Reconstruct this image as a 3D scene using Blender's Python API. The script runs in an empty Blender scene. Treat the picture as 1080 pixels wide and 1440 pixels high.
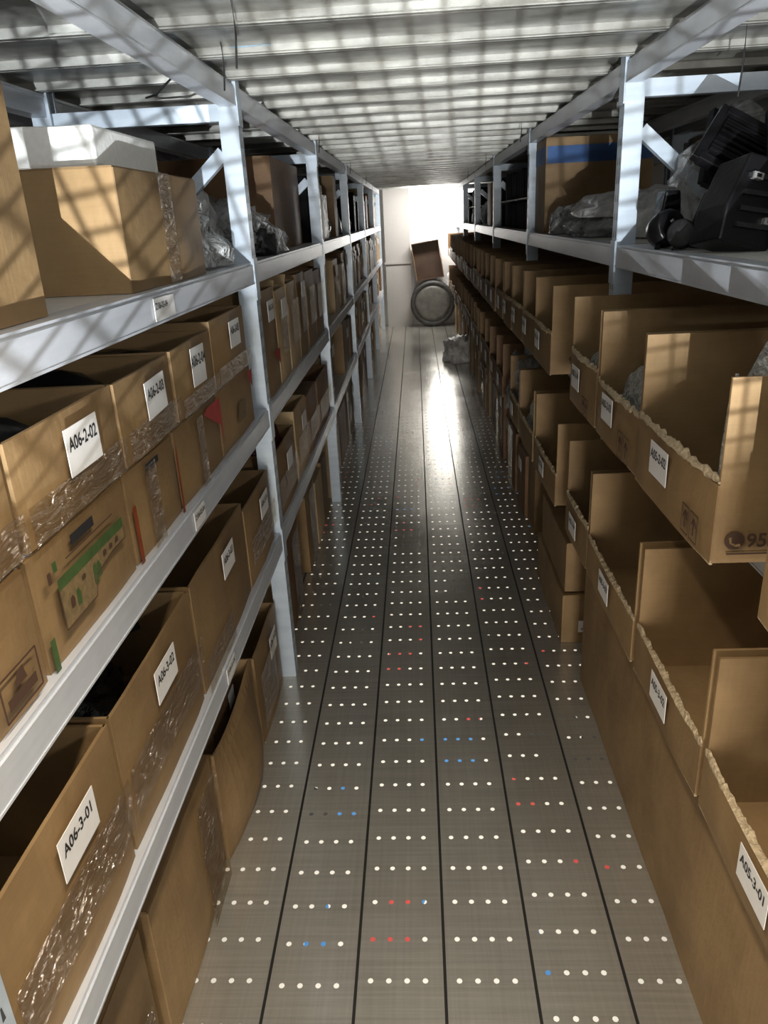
import bpy, math, random
from mathutils import Vector, Matrix, noise
RND = random.Random(7)
S = bpy.context.scene
COL = S.collection
PI = math.pi

# ------------------------------------------------------------------ view
vs = S.view_settings
S.display_settings.display_device = 'sRGB'
vs.view_transform = 'Standard'; vs.look = 'None'; vs.gamma = 1.0; vs.use_curve_mapping = False
vs.exposure = 0.0

# ------------------------------------------------------------------ materials
def mat(name):
    m = bpy.data.materials.new(name); m.use_nodes = True
    nt = m.node_tree; nt.nodes.clear()
    return m, nt, nt.nodes, nt.links
def N(nt, t, **kw):
    n = nt.nodes.new(t)
    for k, v in kw.items():
        if k in n.inputs: n.inputs[k].default_value = v
        else: setattr(n, k, v)
    return n
def ramp(nt, stops):
    r = nt.nodes.new('ShaderNodeValToRGB'); e = r.color_ramp.elements
    while len(e) < len(stops): e.new(0.5)
    for i, (p, c) in enumerate(stops):
        e[i].position = p; e[i].color = (*c, 1) if len(c) == 3 else c
    return r
def bsdf_out(nt, **kw):
    o = nt.nodes.new('ShaderNodeOutputMaterial'); b = nt.nodes.new('ShaderNodeBsdfPrincipled')
    for k, v in kw.items():
        b.inputs[k.replace('_', ' ')].default_value = v
    nt.links.new(b.outputs[0], o.inputs[0]); return b, o
def tex(nt, scale=(1, 1, 1)):
    tc = nt.nodes.new('ShaderNodeTexCoord'); mp = nt.nodes.new('ShaderNodeMapping')
    mp.inputs['Scale'].default_value = scale
    nt.links.new(tc.outputs['Object'], mp.inputs['Vector']); return mp.outputs[0]

def simple(name, col, rough=.6, metal=0., bump=0., bscale=40., spec=.5, vary=0.):
    m, nt, nd, lk = mat(name)
    b, o = bsdf_out(nt, Base_Color=(*col, 1), Roughness=rough, Metallic=metal)
    b.inputs['Specular IOR Level'].default_value = spec
    v = tex(nt)
    n = N(nt, 'ShaderNodeTexNoise', Scale=bscale, Detail=4.0)
    lk.new(v, n.inputs['Vector'])
    if bump:
        bp = N(nt, 'ShaderNodeBump', Strength=bump, Distance=.01)
        lk.new(n.outputs['Fac'], bp.inputs['Height']); lk.new(bp.outputs[0], b.inputs['Normal'])
    lo = tuple(c*(1-vary) for c in col); hi = tuple(min(1, c*(1+vary)) for c in col)
    r = ramp(nt, [(.3, lo), (.7, hi)])
    lk.new(n.outputs['Fac'], r.inputs[0]); lk.new(r.outputs[0], b.inputs['Base Color'])
    return m

def cardboard(name, c0, c1, rough=.55):
    m, nt, nd, lk = mat(name)
    b, o = bsdf_out(nt, Roughness=rough)
    b.inputs['Specular IOR Level'].default_value = .35
    v = tex(nt)
    n1 = N(nt, 'ShaderNodeTexNoise', Scale=5., Detail=6., Roughness=.6); lk.new(v, n1.inputs['Vector'])
    v2 = tex(nt, (3, 3, 60)); n2 = N(nt, 'ShaderNodeTexNoise', Scale=4., Detail=3.); lk.new(v2, n2.inputs['Vector'])
    mx = N(nt, 'ShaderNodeMath', operation='MULTIPLY_ADD'); mx.inputs[1].default_value = .14
    lk.new(n2.outputs['Fac'], mx.inputs[0]); lk.new(n1.outputs['Fac'], mx.inputs[2])
    r = ramp(nt, [(.36, c0), (.80, c1)]); lk.new(mx.outputs[0], r.inputs[0])
    oi = nd.new('ShaderNodeObjectInfo')
    hs = nd.new('ShaderNodeHueSaturation')
    mr = N(nt, 'ShaderNodeMapRange'); mr.inputs['To Min'].default_value = .8; mr.inputs['To Max'].default_value = 1.12
    lk.new(oi.outputs['Random'], mr.inputs['Value']); lk.new(mr.outputs[0], hs.inputs['Value'])
    lk.new(r.outputs[0], hs.inputs['Color']); lk.new(hs.outputs[0], b.inputs['Base Color'])
    v3 = tex(nt, (90, 90, 2)); n3 = N(nt, 'ShaderNodeTexNoise', Scale=1., Detail=2.); lk.new(v3, n3.inputs['Vector'])
    ad = N(nt, 'ShaderNodeMath', operation='MULTIPLY_ADD'); ad.inputs[1].default_value = .10
    lk.new(n3.outputs['Fac'], ad.inputs[0]); lk.new(n1.outputs['Fac'], ad.inputs[2])
    bp = N(nt, 'ShaderNodeBump', Strength=.25, Distance=.02)
    lk.new(ad.outputs[0], bp.inputs['Height']); lk.new(bp.outputs[0], b.inputs['Normal'])
    return m

M = {}
M['kraft'] = cardboard('kraft_cardboard', (.205, .128, .058), (.345, .225, .107))
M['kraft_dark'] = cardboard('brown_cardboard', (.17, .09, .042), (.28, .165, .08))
M['kraft_light'] = cardboard('pale_cardboard', (.42, .30, .165), (.60, .45, .26))
M['torn'] = simple('torn_cardboard_core', (.52, .41, .26), .9, bump=.8, bscale=120, vary=.25)
M['paper'] = simple('white_paper', (.80, .79, .77), .55, vary=.03)
M['ink'] = simple('black_ink', (.02, .02, .022), .6)
M['brown_ink'] = simple('brown_print', (.07, .035, .02), .7)
M['green'] = simple('green_print', (.055, .10, .028), .6, vary=.2)
M['panel_print'] = simple('pale_green_print', (.20, .14, .066), .6, vary=.25, bscale=90)
M['red'] = simple('red_print', (.40, .035, .03), .5, vary=.2)
M['orange'] = simple('orange_red_print', (.24, .05, .015), .5, vary=.2)
M['blue'] = simple('blue_print', (.02, .085, .26), .5, vary=.35, bscale=15)
M['blue_tape'] = simple('blue_tape', (.08, .32, .55), .4, vary=.3)
M['foam'] = simple('white_foam', (.86, .87, .84), .8, bump=.15, bscale=90, vary=.04)
M['black'] = simple('black_plastic', (.006, .006, .007), .3, bump=.1, bscale=60, spec=.3)
M['black_matt'] = simple('matt_black_plastic', (.010, .010, .011), .55, bump=.2, bscale=80)
M['black_dull'] = simple('dull_black_panels', (.012, .012, .013), .8, spec=.1)
M['silver'] = simple('silver_plastic', (.6, .6, .6), .25, metal=.7)
M['grey_plastic'] = simple('grey_plastic', (.23, .24, .25), .4, vary=.2)
M['maroon'] = simple('dark_red_plastic', (.10, .008, .012), .2, bump=.6, bscale=30)
M['wall'] = simple('white_wall_paint', (.86, .84, .81), .85, bump=.03, bscale=30, vary=.02)
M['pillar'] = simple('grey_pillar_paint', (.44, .42, .395), .8, bump=.03, vary=.02)
M['dark_wall'] = simple('shaded_store_wall', (.28, .27, .26), .9, vary=.1, bscale=3)  # dark tone put into the side walls to darken the background
M['drum'] = simple('dark_grey_rubber', (.05, .048, .045), .5, bump=.3, bscale=25, vary=.3)
M['drum_face'] = simple('grey_drum_face', (.13, .125, .11), .45, bump=.15, bscale=12, vary=.25)
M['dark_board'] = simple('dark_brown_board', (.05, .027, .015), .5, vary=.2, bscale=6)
M['seam'] = simple('dark_seam_strip', (.012, .012, .012), .8)
M['slot'] = simple('post_slot', (.05, .055, .06), .8)

def galvanised(name, lo, hi, rough, metal, streak=(2, 30, 30)):
    m, nt, nd, lk = mat(name)
    b, o = bsdf_out(nt, Roughness=rough, Metallic=metal)
    v = tex(nt, streak); n = N(nt, 'ShaderNodeTexNoise', Scale=1.2, Detail=5.); lk.new(v, n.inputs['Vector'])
    v2 = tex(nt); n2 = N(nt, 'ShaderNodeTexNoise', Scale=14., Detail=6., Roughness=.7); lk.new(v2, n2.inputs['Vector'])
    ad = N(nt, 'ShaderNodeMath', operation='MULTIPLY_ADD'); ad.inputs[1].default_value = .6
    lk.new(n.outputs['Fac'], ad.inputs[0])
    ml = N(nt, 'ShaderNodeMath', operation='MULTIPLY'); ml.inputs[1].default_value = .4
    lk.new(n2.outputs['Fac'], ml.inputs[0]); lk.new(ml.outputs[0], ad.inputs[2])
    r = ramp(nt, [(.32, lo), (.68, hi)]); lk.new(ad.outputs[0], r.inputs[0]); lk.new(r.outputs[0], b.inputs['Base Color'])
    bp = N(nt, 'ShaderNodeBump', Strength=.12, Distance=.01)
    lk.new(ad.outputs[0], bp.inputs['Height']); lk.new(bp.outputs[0], b.inputs['Normal'])
    return m
M['steel'] = galvanised('blue_grey_rack_steel', (.47, .55, .64), (.61, .70, .79), .38, .25)
M['beam'] = galvanised('pale_grey_beam_steel', (.55, .58, .63), (.70, .73, .78), .35, .25, (30, 2, 30))
M['board'] = galvanised('pale_shelf_board', (.62, .60, .57), (.74, .73, .70), .5, .1)
M['deck'] = galvanised('galvanised_deck', (.20, .20, .185), (.50, .50, .465), .42, .55, (3, 14, 14))

def floor_steel():
    m, nt, nd, lk = mat('perforated_deck_steel')
    b, o = bsdf_out(nt, Metallic=.55)
    v = tex(nt, (1.2, 46, 1)); n = N(nt, 'ShaderNodeTexNoise', Scale=2., Detail=4., Roughness=.6); lk.new(v, n.inputs['Vector'])
    v2 = tex(nt, (1, .6, 1)); n2 = N(nt, 'ShaderNodeTexNoise', Scale=2.5, Detail=3., Roughness=.5); lk.new(v2, n2.inputs['Vector'])
    v3 = tex(nt, (60, 1.5, 1)); n3 = N(nt, 'ShaderNodeTexNoise', Scale=2., Detail=3.); lk.new(v3, n3.inputs['Vector'])
    ad = N(nt, 'ShaderNodeMath', operation='MULTIPLY_ADD'); ad.inputs[1].default_value = .4
    ml = N(nt, 'ShaderNodeMath', operation='MULTIPLY_ADD'); ml.inputs[1].default_value = .4
    m3 = N(nt, 'ShaderNodeMath', operation='MULTIPLY'); m3.inputs[1].default_value = .2
    lk.new(n3.outputs['Fac'], m3.inputs[0]); lk.new(n2.outputs['Fac'], ml.inputs[0]); lk.new(m3.outputs[0], ml.inputs[2])
    lk.new(n.outputs['Fac'], ad.inputs[0]); lk.new(ml.outputs[0], ad.inputs[2])
    r = ramp(nt, [(.35, (.40, .385, .34)), (.65, (.60, .58, .52))]); lk.new(ad.outputs[0], r.inputs[0]); lk.new(r.outputs[0], b.inputs['Base Color'])
    rr = N(nt, 'ShaderNodeMapRange'); rr.inputs['From Min'].default_value = .3; rr.inputs['From Max'].default_value = .7
    rr.inputs['To Min'].default_value = .15; rr.inputs['To Max'].default_value = .24
    lk.new(n2.outputs['Fac'], rr.inputs['Value']); lk.new(rr.outputs[0], b.inputs['Roughness'])
    bp = N(nt, 'ShaderNodeBump', Strength=.14, Distance=.004)
    lk.new(n.outputs['Fac'], bp.inputs['Height']); lk.new(bp.outputs[0], b.inputs['Normal'])
    return m
M['floor'] = floor_steel()

def below():
    m, nt, nd, lk = mat('lower_storey_floor')
    b, o = bsdf_out(nt, Roughness=.7)
    v = tex(nt, (2.2, 1.1, 1)); vo = N(nt, 'ShaderNodeTexVoronoi', Scale=2.0); lk.new(v, vo.inputs['Vector'])
    sx = nd.new('ShaderNodeSeparateColor'); lk.new(vo.outputs['Color'], sx.inputs[0])
    r = ramp(nt, [(0., (.88, .85, .78)), (.84, (.55, .06, .05)), (.89, (.06, .25, .6)), (.93, (.03, .03, .03)), (.97, (.88, .85, .78))])
    r.color_ramp.interpolation = 'CONSTANT'
    lk.new(sx.outputs[0], r.inputs[0]); lk.new(r.outputs[0], b.inputs['Base Color'])
    return m
M['below'] = below()

def film(name, col, alpha, rough, bump, bscale, aniso=(1, 1, 1)):
    m, nt, nd, lk = mat(name)
    o = nd.new('ShaderNodeOutputMaterial'); b = nd.new('ShaderNodeBsdfPrincipled')
    b.inputs['Base Color'].default_value = (*col, 1); b.inputs['Roughness'].default_value = rough
    t = nd.new('ShaderNodeBsdfTransparent'); mx = nd.new('ShaderNodeMixShader')
    v = tex(nt, aniso); n = N(nt, 'ShaderNodeTexNoise', Scale=bscale, Detail=4., Distortion=.8); lk.new(v, n.inputs['Vector'])
    bp = N(nt, 'ShaderNodeBump', Strength=bump, Distance=.06)
    lk.new(n.outputs['Fac'], bp.inputs['Height']); lk.new(bp.outputs[0], b.inputs['Normal'])
    mr = N(nt, 'ShaderNodeMapRange'); mr.inputs['From Min'].default_value = .35; mr.inputs['From Max'].default_value = .7
    mr.inputs['To Min'].default_value = alpha*.6; mr.inputs['To Max'].default_value = min(1, alpha*1.4)
    lk.new(n.outputs['Fac'], mr.inputs['Value']); lk.new(mr.outputs[0], mx.inputs[0])
    lk.new(t.outputs[0], mx.inputs[1]); lk.new(b.outputs[0], mx.inputs[2]); lk.new(mx.outputs[0], o.inputs[0])
    return m
def clear_tape():
    m, nt, nd, lk = mat('clear_packing_tape')
    o = nd.new('ShaderNodeOutputMaterial'); g = nd.new('ShaderNodeBsdfGlossy'); g.inputs['Roughness'].default_value = .16
    t = nd.new('ShaderNodeBsdfTransparent'); t.inputs[0].default_value = (.93, .90, .84, 1); mx = nd.new('ShaderNodeMixShader'); mx.inputs[0].default_value = .15
    v = tex(nt, (1, 3, 12)); n = N(nt, 'ShaderNodeTexNoise', Scale=5., Detail=3., Distortion=1.); lk.new(v, n.inputs['Vector'])
    bp = N(nt, 'ShaderNodeBump', Strength=1., Distance=.08); lk.new(n.outputs['Fac'], bp.inputs['Height']); lk.new(bp.outputs[0], g.inputs['Normal'])
    lk.new(t.outputs[0], mx.inputs[1]); lk.new(g.outputs[0], mx.inputs[2]); lk.new(mx.outputs[0], o.inputs[0])
    return m
M['tape'] = clear_tape()
M['clear'] = film('thin_clear_film', (.8, .82, .82), .22, .12, 1., 20)
M['wrap'] = film('clear_plastic_wrap', (.86, .88, .88), .72, .16, .9, 24)
M['bubble'] = film('bubble_wrap', (.9, .89, .83), .8, .2, 1., 70)
M['white_bag'] = film('white_plastic_bag', (.82, .82, .82), .93, .3, .5, 14)
M['grey_bag'] = film('grey_plastic_bag', (.42, .43, .43), .85, .22, .7, 18)
M['dark_bag'] = simple('black_bin_bag', (.012, .012, .014), .16, bump=1., bscale=26)

# ------------------------------------------------------------------ geometry helpers
class MB:
    def __init__(s): s.v = []; s.f = []; s.m = []
    def add(s, vs, fs, mi=0):
        o = len(s.v); s.v += [tuple(p) for p in vs]
        for f in fs: s.f.append(tuple(i+o for i in f)); s.m.append(mi)
    def box(s, x0, x1, y0, y1, z0, z1, mi=0, mtx=None):
        c = [Vector((x, y, z)) for z in (z0, z1) for y in (y0, y1) for x in (x0, x1)]
        if mtx: c = [mtx @ p for p in c]
        s.add(c, [(0, 2, 3, 1), (4, 5, 7, 6), (0, 1, 5, 4), (2, 6, 7, 3), (0, 4, 6, 2), (1, 3, 7, 5)], mi)
    def bar(s, a, b, w, h, mi=0, up=Vector((0, 0, 1))):
        a = Vector(a); b = Vector(b); d = (b-a); L = d.length; d.normalize()
        sx = d.cross(up)
        if sx.length < 1e-4: sx = d.cross(Vector((0, 1, 0)))
        sx.normalize(); uz = sx.cross(d)
        m = Matrix((sx, d, uz)).transposed().to_4x4(); m.translation = a
        s.box(-w/2, w/2, 0, L, -h/2, h/2, mi, m)
    def tube(s, pts, r, n=8, mi=0, cap=True):
        pts = [Vector(p) for p in pts]; rings = []
        for i, p in enumerate(pts):
            d = (pts[min(i+1, len(pts)-1)]-pts[max(i-1, 0)]).normalized()
            a = d.cross(Vector((0, 0, 1)))
            if a.length < 1e-3: a = d.cross(Vector((1, 0, 0)))
            a.normalize(); b = d.cross(a)
            rr = r[i] if isinstance(r, (list, tuple)) else r
            rings.append([p+a*rr*math.cos(2*PI*k/n)+b*rr*math.sin(2*PI*k/n) for k in range(n)])
        vs = [q for R in rings for q in R]; fs = []
        for i in range(len(pts)-1):
            for k in range(n):
                fs.append((i*n+k, i*n+(k+1) % n, (i+1)*n+(k+1) % n, (i+1)*n+k))
        if cap: fs += [tuple(range(n)), tuple(range((len(pts)-1)*n, len(pts)*n))]
        s.add(vs, fs, mi)
    def lathe(s, prof, n=40, mi=0, mtx=None):       # prof: (r, z)
        vs = []; fs = []
        for r, z in prof:
            for k in range(n):
                p = Vector((r*math.cos(2*PI*k/n), r*math.sin(2*PI*k/n), z)); vs.append(mtx @ p if mtx else p)
        for i in range(len(prof)-1):
            for k in range(n): fs.append((i*n+k, i*n+(k+1) % n, (i+1)*n+(k+1) % n, (i+1)*n+k))
        fs += [tuple(range(n)), tuple(range((len(prof)-1)*n, len(prof)*n))]
        s.add(vs, fs, mi)
    def slab(s, o, u, v, t, nu=1, nv=1, bulge=0., wob=0., top=None, seed=0., mi=0, bot=None):
        """rectangular board from corner o spanned by u and v, thickness along u x v; may bulge, be dented or have ragged edges"""
        o = Vector(o); u = Vector(u); v = Vector(v); n = u.cross(v).normalized()
        if n.length < .5: n = Vector((0, 0, 1))
        F = []; B = []
        for j in range(nv+1):
            for i in range(nu+1):
                a = i/nu; b = j/nv
                p = o+u*a+v*b
                if j == nv and top: p = p+v.normalized()*top(a)
                if j == 0 and bot: p = p+v.normalized()*bot(a)
                q = bulge*math.sin(PI*a)*math.sin(PI*(.15+.85*b) if bulge else 0)
                q += wob*noise.noise(p*6+Vector((seed, seed*.7, 0)))*min(1, 6*a, 6*(1-a))
                F.append(p+n*(q+t/2)); B.append(p+n*(q-t/2))
        W = nu+1; off = W*(nv+1); fs = []
        for j in range(nv):
            for i in range(nu):
                k = j*W+i
                fs.append((k, k+1, k+W+1, k+W)); fs.append((off+k, off+k+W, off+k+W+1, off+k+1))
        for i in range(nu):
            fs.append((i, off+i, off+i+1, i+1)); k = nv*W+i; fs.append((k, k+1, off+k+1, off+k))
        for j in range(nv):
            k = j*W; fs.append((k, k+W, off+k+W, off+k)); k = j*W+nu; fs.append((k, off+k, off+k+W, k+W))
        s.add(F+B, fs, mi)
    def build(s, name, mats, parent=None, smooth=False, bevel=0., loc=None):
        me = bpy.data.meshes.new(name); me.from_pydata(s.v, [], s.f); me.update()
        for m in (mats if isinstance(mats, (list, tuple)) else [mats]): me.materials.append(m)
        for p, i in zip(me.polygons, s.m): p.material_index = i; p.use_smooth = smooth
        o = bpy.data.objects.new(name, me); COL.objects.link(o)
        if parent: o.parent = parent
        if loc: o.location = loc
        if bevel:
            b = o.modifiers.new('bevel', 'BEVEL'); b.width = bevel; b.segments = 2; b.limit_method = 'ANGLE'
        return o

def tag(o, label, cat, group=None):
    o['label'] = label; o['category'] = cat
    if group: o['group'] = group
    return o
def thing(name, label, cat, loc=(0, 0, 0), rz=0., group=None):
    o = bpy.data.objects.new(name, None); COL.objects.link(o); o.empty_display_size = .05
    o.location = loc; o.rotation_euler = (0, 0, rz)
    return tag(o, label, cat, group)
def struct(o):
    o['kind'] = 'structure'; return o

_txt = {}
def text_mesh(s, size):
    if s not in _txt:
        c = bpy.data.curves.new('code', 'FONT'); c.body = s; c.size = 1.; c.align_x = 'CENTER'; c.align_y = 'CENTER'
        c.resolution_u = 3; c.offset = .022
        o = bpy.data.objects.new('code', c); COL.objects.link(o)
        bpy.context.view_layer.update()
        me = bpy.data.meshes.new_from_object(o.evaluated_get(bpy.context.evaluated_depsgraph_get()))
        bpy.data.objects.remove(o); bpy.data.curves.remove(c)
        _txt[s] = me
    return _txt[s]
def put_text(s, size, pos, right, up, parent, name='printed_code', m=None, wx=1.):
    me = text_mesh(s, size).copy(); me.materials.clear(); me.materials.append(m or M['ink'])
    o = bpy.data.objects.new(name, me); COL.objects.link(o)
    r = Vector(right).normalized(); u = Vector(up).normalized(); n = r.cross(u)
    mt = Matrix((r, u, n)).transposed().to_4x4() @ Matrix.Diagonal((size*wx, size, 1, 1)); mt.translation = Vector(pos)
    o.parent = parent; o.matrix_local = mt; return o
def sticker(parent, s, y, z, x, w=.115, h=.07, code=None, rot=0., name='label_sticker', tilt=0.):
    """white paper label on a face that looks along s*x; local coordinates of parent"""
    right = Vector((0, s, 0)); up = Vector((0, 0, 1))
    ca, sa = math.cos(rot), math.sin(rot)
    r2 = right*ca+up*sa; u2 = up*ca-right*sa; n = r2.cross(u2)
    c = Vector((x, y, z)) + n*.0016
    b = MB(); b.slab(c-r2*w/2-u2*h/2, r2*w, u2*h, .0012, 2, 2)
    o = b.build(name, M['paper'], parent)
    if code:
        put_text(code, h*.40, c+u2*h*.14+n*.0012, r2, u2, o, wx=.92)
    return o

def tape_strip(parent, s, x, y0, y1, z0, z1, name='packing_tape'):
    b = MB(); b.slab((x+s*.003, y0 if s > 0 else y1, z0), (0, (y1-y0)*s, 0), (0, 0, z1-z0), .0008, 3, 3, wob=.002)
    return b.build(name, M['tape'], parent)

def jag(amp, seed, n=3.):
    return lambda a: amp*(noise.noise(Vector((a*14*n/3, seed, .3)))+.6*noise.noise(Vector((a*45, seed+5, .7))))

# cartons: local frame, origin at base centre; x from -d/2 to d/2, y from -w/2 to w/2
def carton(label, s, xf, y0, y1, z0, h, depth, open_top=True, front_h=None, m='kraft', rz=0., group=None, cat='cardboard box',
           name='cardboard_box', bulge=.006, code=None, lab=None, tape=(), fine=True, sag=None, stick=True, labrot=0., labsize=(.115, .068), flaps=()):
    w = y1-y0; M_ = M[m]
    t = thing(name, label, cat, (xf-s*depth/2, (y0+y1)/2, z0+.001), rz, group)
    hx = depth/2; hy = w/2; fx = s*hx; nu, nv = (14, 8) if fine else (3, 2); T = .006
    sd = RND.random()*50
    b = MB()
    # back, two ends, bottom
    b.slab((-fx, -hy if s < 0 else hy, 0), (0, w if s < 0 else -w, 0), (0, 0, h), T, nu, nv, bulge, .004 if fine else 0, seed=sd)
    if s > 0:
        b.slab((-hx, -hy+T/2, 0), (depth, 0, 0), (0, 0, h), T, nu, nv, bulge*.3, .003 if fine else 0, seed=sd+1)
        b.slab((hx, hy-T/2, 0), (-depth, 0, 0), (0, 0, h), T, nu, nv, bulge*.3, .003 if fine else 0, seed=sd+2)
    else:
        b.slab((-hx, -hy+T/2, 0), (depth, 0, 0), (0, 0, h), T, nu, nv, bulge*.3, .003 if fine else 0, seed=sd+1)
        b.slab((hx, hy-T/2, 0), (-depth, 0, 0), (0, 0, h), T, nu, nv, bulge*.3, .003 if fine else 0, seed=sd+2)
    b.box(-hx, hx, -hy, hy, 0, .006)
    b.build('body', M_, t, smooth=False)
    # front panel
    fh = front_h or h
    f = MB()
    top = jag(.008 if fine else .004, sd) if front_h else (sag if sag else None)
    f.slab((fx, -hy if s > 0 else hy, 0), (0, w if s > 0 else -w, 0), (0, 0, fh), T, 34 if (front_h and fine) else nu, nv, bulge, .004 if fine else 0, top=top, seed=sd+3)
    f.build('front_panel', M_, t)
    if front_h and fine:
        e = MB()
        for k, (zz, am, hh) in enumerate(((fh-.004, .009, .011), (-.003, .006, .008))):
            e.slab((fx+s*.0005, -hy if s > 0 else hy, zz), (0, w if s > 0 else -w, 0), (0, 0, hh), .0048, 64, 2, bulge if k == 0 else bulge*.45, .004, top=jag(am*.9, sd+k*3, 7), bot=jag(.007, sd+9, 4) if k == 0 else None, seed=sd+3)
        e.build('torn_edge', M['torn'], t)
    if not open_top:
        for k in (-1, 1):
            q = MB(); q.slab((k*.002 if k > 0 else -hx, -hy+.001, h), (hx-.002, 0, 0), (0, w-.002, 0), T, 4, 4, 0, .004 if fine else 0, seed=sd+k)
            q.build('top_flap', M_, t)
        q = MB(); q.slab((-.03, -hy+.002, h+.0045), (.06, 0, 0), (0, w-.004, 0), .001, 2, 4); q.build('packing_tape', M['tape'], t)
    for (ax, ang, ln) in flaps:                       # folded-out flaps: axis 'near'/'far'/'back'
        q = MB()
        dy = {'near': -1, 'far': 1}.get(ax)
        if dy: q.slab((-hx, dy*hy, h), (depth, 0, 0), (0, dy*ln*math.cos(ang), ln*math.sin(ang)), T, 6, 3, 0, .004, seed=sd)
        else: q.slab((-fx, -hy, h), (0, w, 0), (-s*ln*math.cos(ang), 0, ln*math.sin(ang)), T, 6, 3, 0, .004, seed=sd)
        q.build('flap', M_, t)
    if stick and lab:
        ly, lz = lab
        bl = bulge*math.sin(PI*min(1, max(0, (ly+hy)/w)))+.004
        sticker(t, s, ly, lz, fx+s*(T/2+bl), labsize[0], labsize[1], code, labrot)
    for (a0, a1, c0, c1) in tape:
        tape_strip(t, s, fx+s*(T/2+bulge+.003), -hy+a0*w, -hy+a1*w, c0*fh, c1*fh)
    return t

def crumple(name, label, cat, loc, size, m, seed, parent=None, amp=.35, sub=4, group=None, rz=0., flat=.15):
    """crumpled bag or wrap: lumpy closed surface with a flat underside"""
    import bmesh
    bm = bmesh.new(); bmesh.ops.create_icosphere(bm, subdivisions=sub, radius=1.)
    for v in bm.verts:
        d = v.co.normalized()
        k = 1+amp*(noise.noise(d*1.7+Vector((seed, 0, 0)))) + amp*.55*(1-2*abs(noise.noise(d*3.4+Vector((0, seed, 0))))) + amp*.3*(1-2*abs(noise.noise(d*8+Vector((0, 0, seed)))))-amp*.3
        p = d*k
        p.x = math.copysign(abs(p.x)**.8, p.x); p.y = math.copysign(abs(p.y)**.8, p.y)
        z = p.z
        if z < -flat*2: z = -flat*2+(z+flat*2)*.05
        v.co = Vector((p.x*size[0]/2, p.y*size[1]/2, z*size[2]/(1+2*flat)))
    zm = min(v.co.z for v in bm.verts)
    for v in bm.verts: v.co.z -= zm
    me = bpy.data.meshes.new(name); bm.to_mesh(me); bm.free(); me.materials.append(m)
    for p in me.polygons: p.use_smooth = True
    o = bpy.data.objects.new(name, me); COL.objects.link(o); o.location = loc; o.rotation_euler = (0, 0, rz)
    if parent: o.parent = parent
    else: tag(o, label, cat, group)
    return o

# ------------------------------------------------------------------ key dimensions (metres)
XL, XR = -.50, .60            # aisle faces of the two racks
BAY0, BAY = 2.42, 1.88        # first visible upright and bay length
LV = (.59, 1.035, 1.49)       # shelf tops
TOP = 2.0
YEND = 12.25
def postY(i): return BAY0+BAY*i

# ------------------------------------------------------------------ floor: perforated steel planks
fl = MB()
SEAM0 = .016; PW = .2
for k in range(-7, 8):
    x0 = SEAM0+PW*(k-.0)+.0035; x1 = x0+PW-.007
    near = -4 <= k <= 4
    if not near:
        fl.box(x0, x1, -2.6, YEND, -.004, 0); continue
    fl.box(x0, x1, -2.6, .62, -.004, 0)
    off = RND.choice((0, .0, .012, -.012, .02)); y = .62; rows = []
    ncell = int((YEND-.62)/.105)
    for r in range(ncell):
        ya = .62+r*.105; yb = ya+.105; yc = ya+.0525+off
        fl.add([(x0, ya, 0), (x0+.008, ya, 0), (x0+.008, yb, 0), (x0, yb, 0)], [(0, 1, 2, 3)])
        fl.add([(x1-.020+0, ya, 0), (x1, ya, 0), (x1, yb, 0), (x1-.020, yb, 0)], [(0, 1, 2, 3)])
        cw = (PW-.007-.028)/4
        for c in range(4):
            xa = x0+.008+c*cw; xb = xa+cw; xc = (xa+xb)/2
            O = [(xa, ya), (xc, ya), (xb, ya), (xb, yc), (xb, yb), (xc, yb), (xa, yb), (xa, yc)]
            I = [(xc+0.0066*math.cos(a), yc+0.0066*math.sin(a)) for a in [PI*1.25+PI/4*q for q in range(8)]]
            fl.add([(p[0], p[1], 0) for p in O+I], [(q, (q+1) % 8, 8+(q+1) % 8, 8+q) for q in range(8)])
    ye = .62+ncell*.105
    fl.box(x0, x1, ye, YEND, -.004, 0)
for k in range(-7, 9):
    xs = SEAM0+PW*k
    fl.box(xs-.006, xs+.006, -2.6, YEND, -.05, -.006, 1)
fo = struct(fl.build('floor', [M['floor'], M['seam']]))

b = MB(); b.box(-4, 4, -3, 15, -2.7, -2.6); struct(b.build('floor_below', M['below']))

# ------------------------------------------------------------------ ceiling: deck planks across the aisle
ce = MB()
CP = .3; y = .29
while y < 11.95:
    y1 = y+CP-.005
    ce.box(-2.6, 2.6, y, y1, TOP, TOP+.004)
    for yy in (y, y1-.004): ce.box(-2.6, 2.6, yy, yy+.004, TOP-.022, TOP)
    ce.box(-2.6, 2.6, y+.004, y+.016, TOP-.022, TOP-.019); ce.box(-2.6, 2.6, y1-.016, y1-.004, TOP-.022, TOP-.019)
    y += CP
struct(ce.build('ceiling', M['deck']))

# ------------------------------------------------------------------ walls
def wall(name, m, *bx):
    b = MB(); b.box(*bx); return struct(b.build(name, m))
wall('wall_back', M['wall'], -2.7, 2.7, YEND, YEND+.1, 0, 3.2)
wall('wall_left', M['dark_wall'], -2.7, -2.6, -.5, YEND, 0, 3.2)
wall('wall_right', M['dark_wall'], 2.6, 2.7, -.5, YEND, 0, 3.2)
wall('wall_pillar', M['pillar'], -.46, -.075, YEND-.14, YEND-.001, 0, 3.2)
wall('trim_1', M['pillar'], -.475, -.055, YEND-.165, YEND-.141, .93, .965)
wall('baseboard_back', M['wall'], -.07, 2.5, YEND-.03, YEND-.001, .001, .06)

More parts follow.
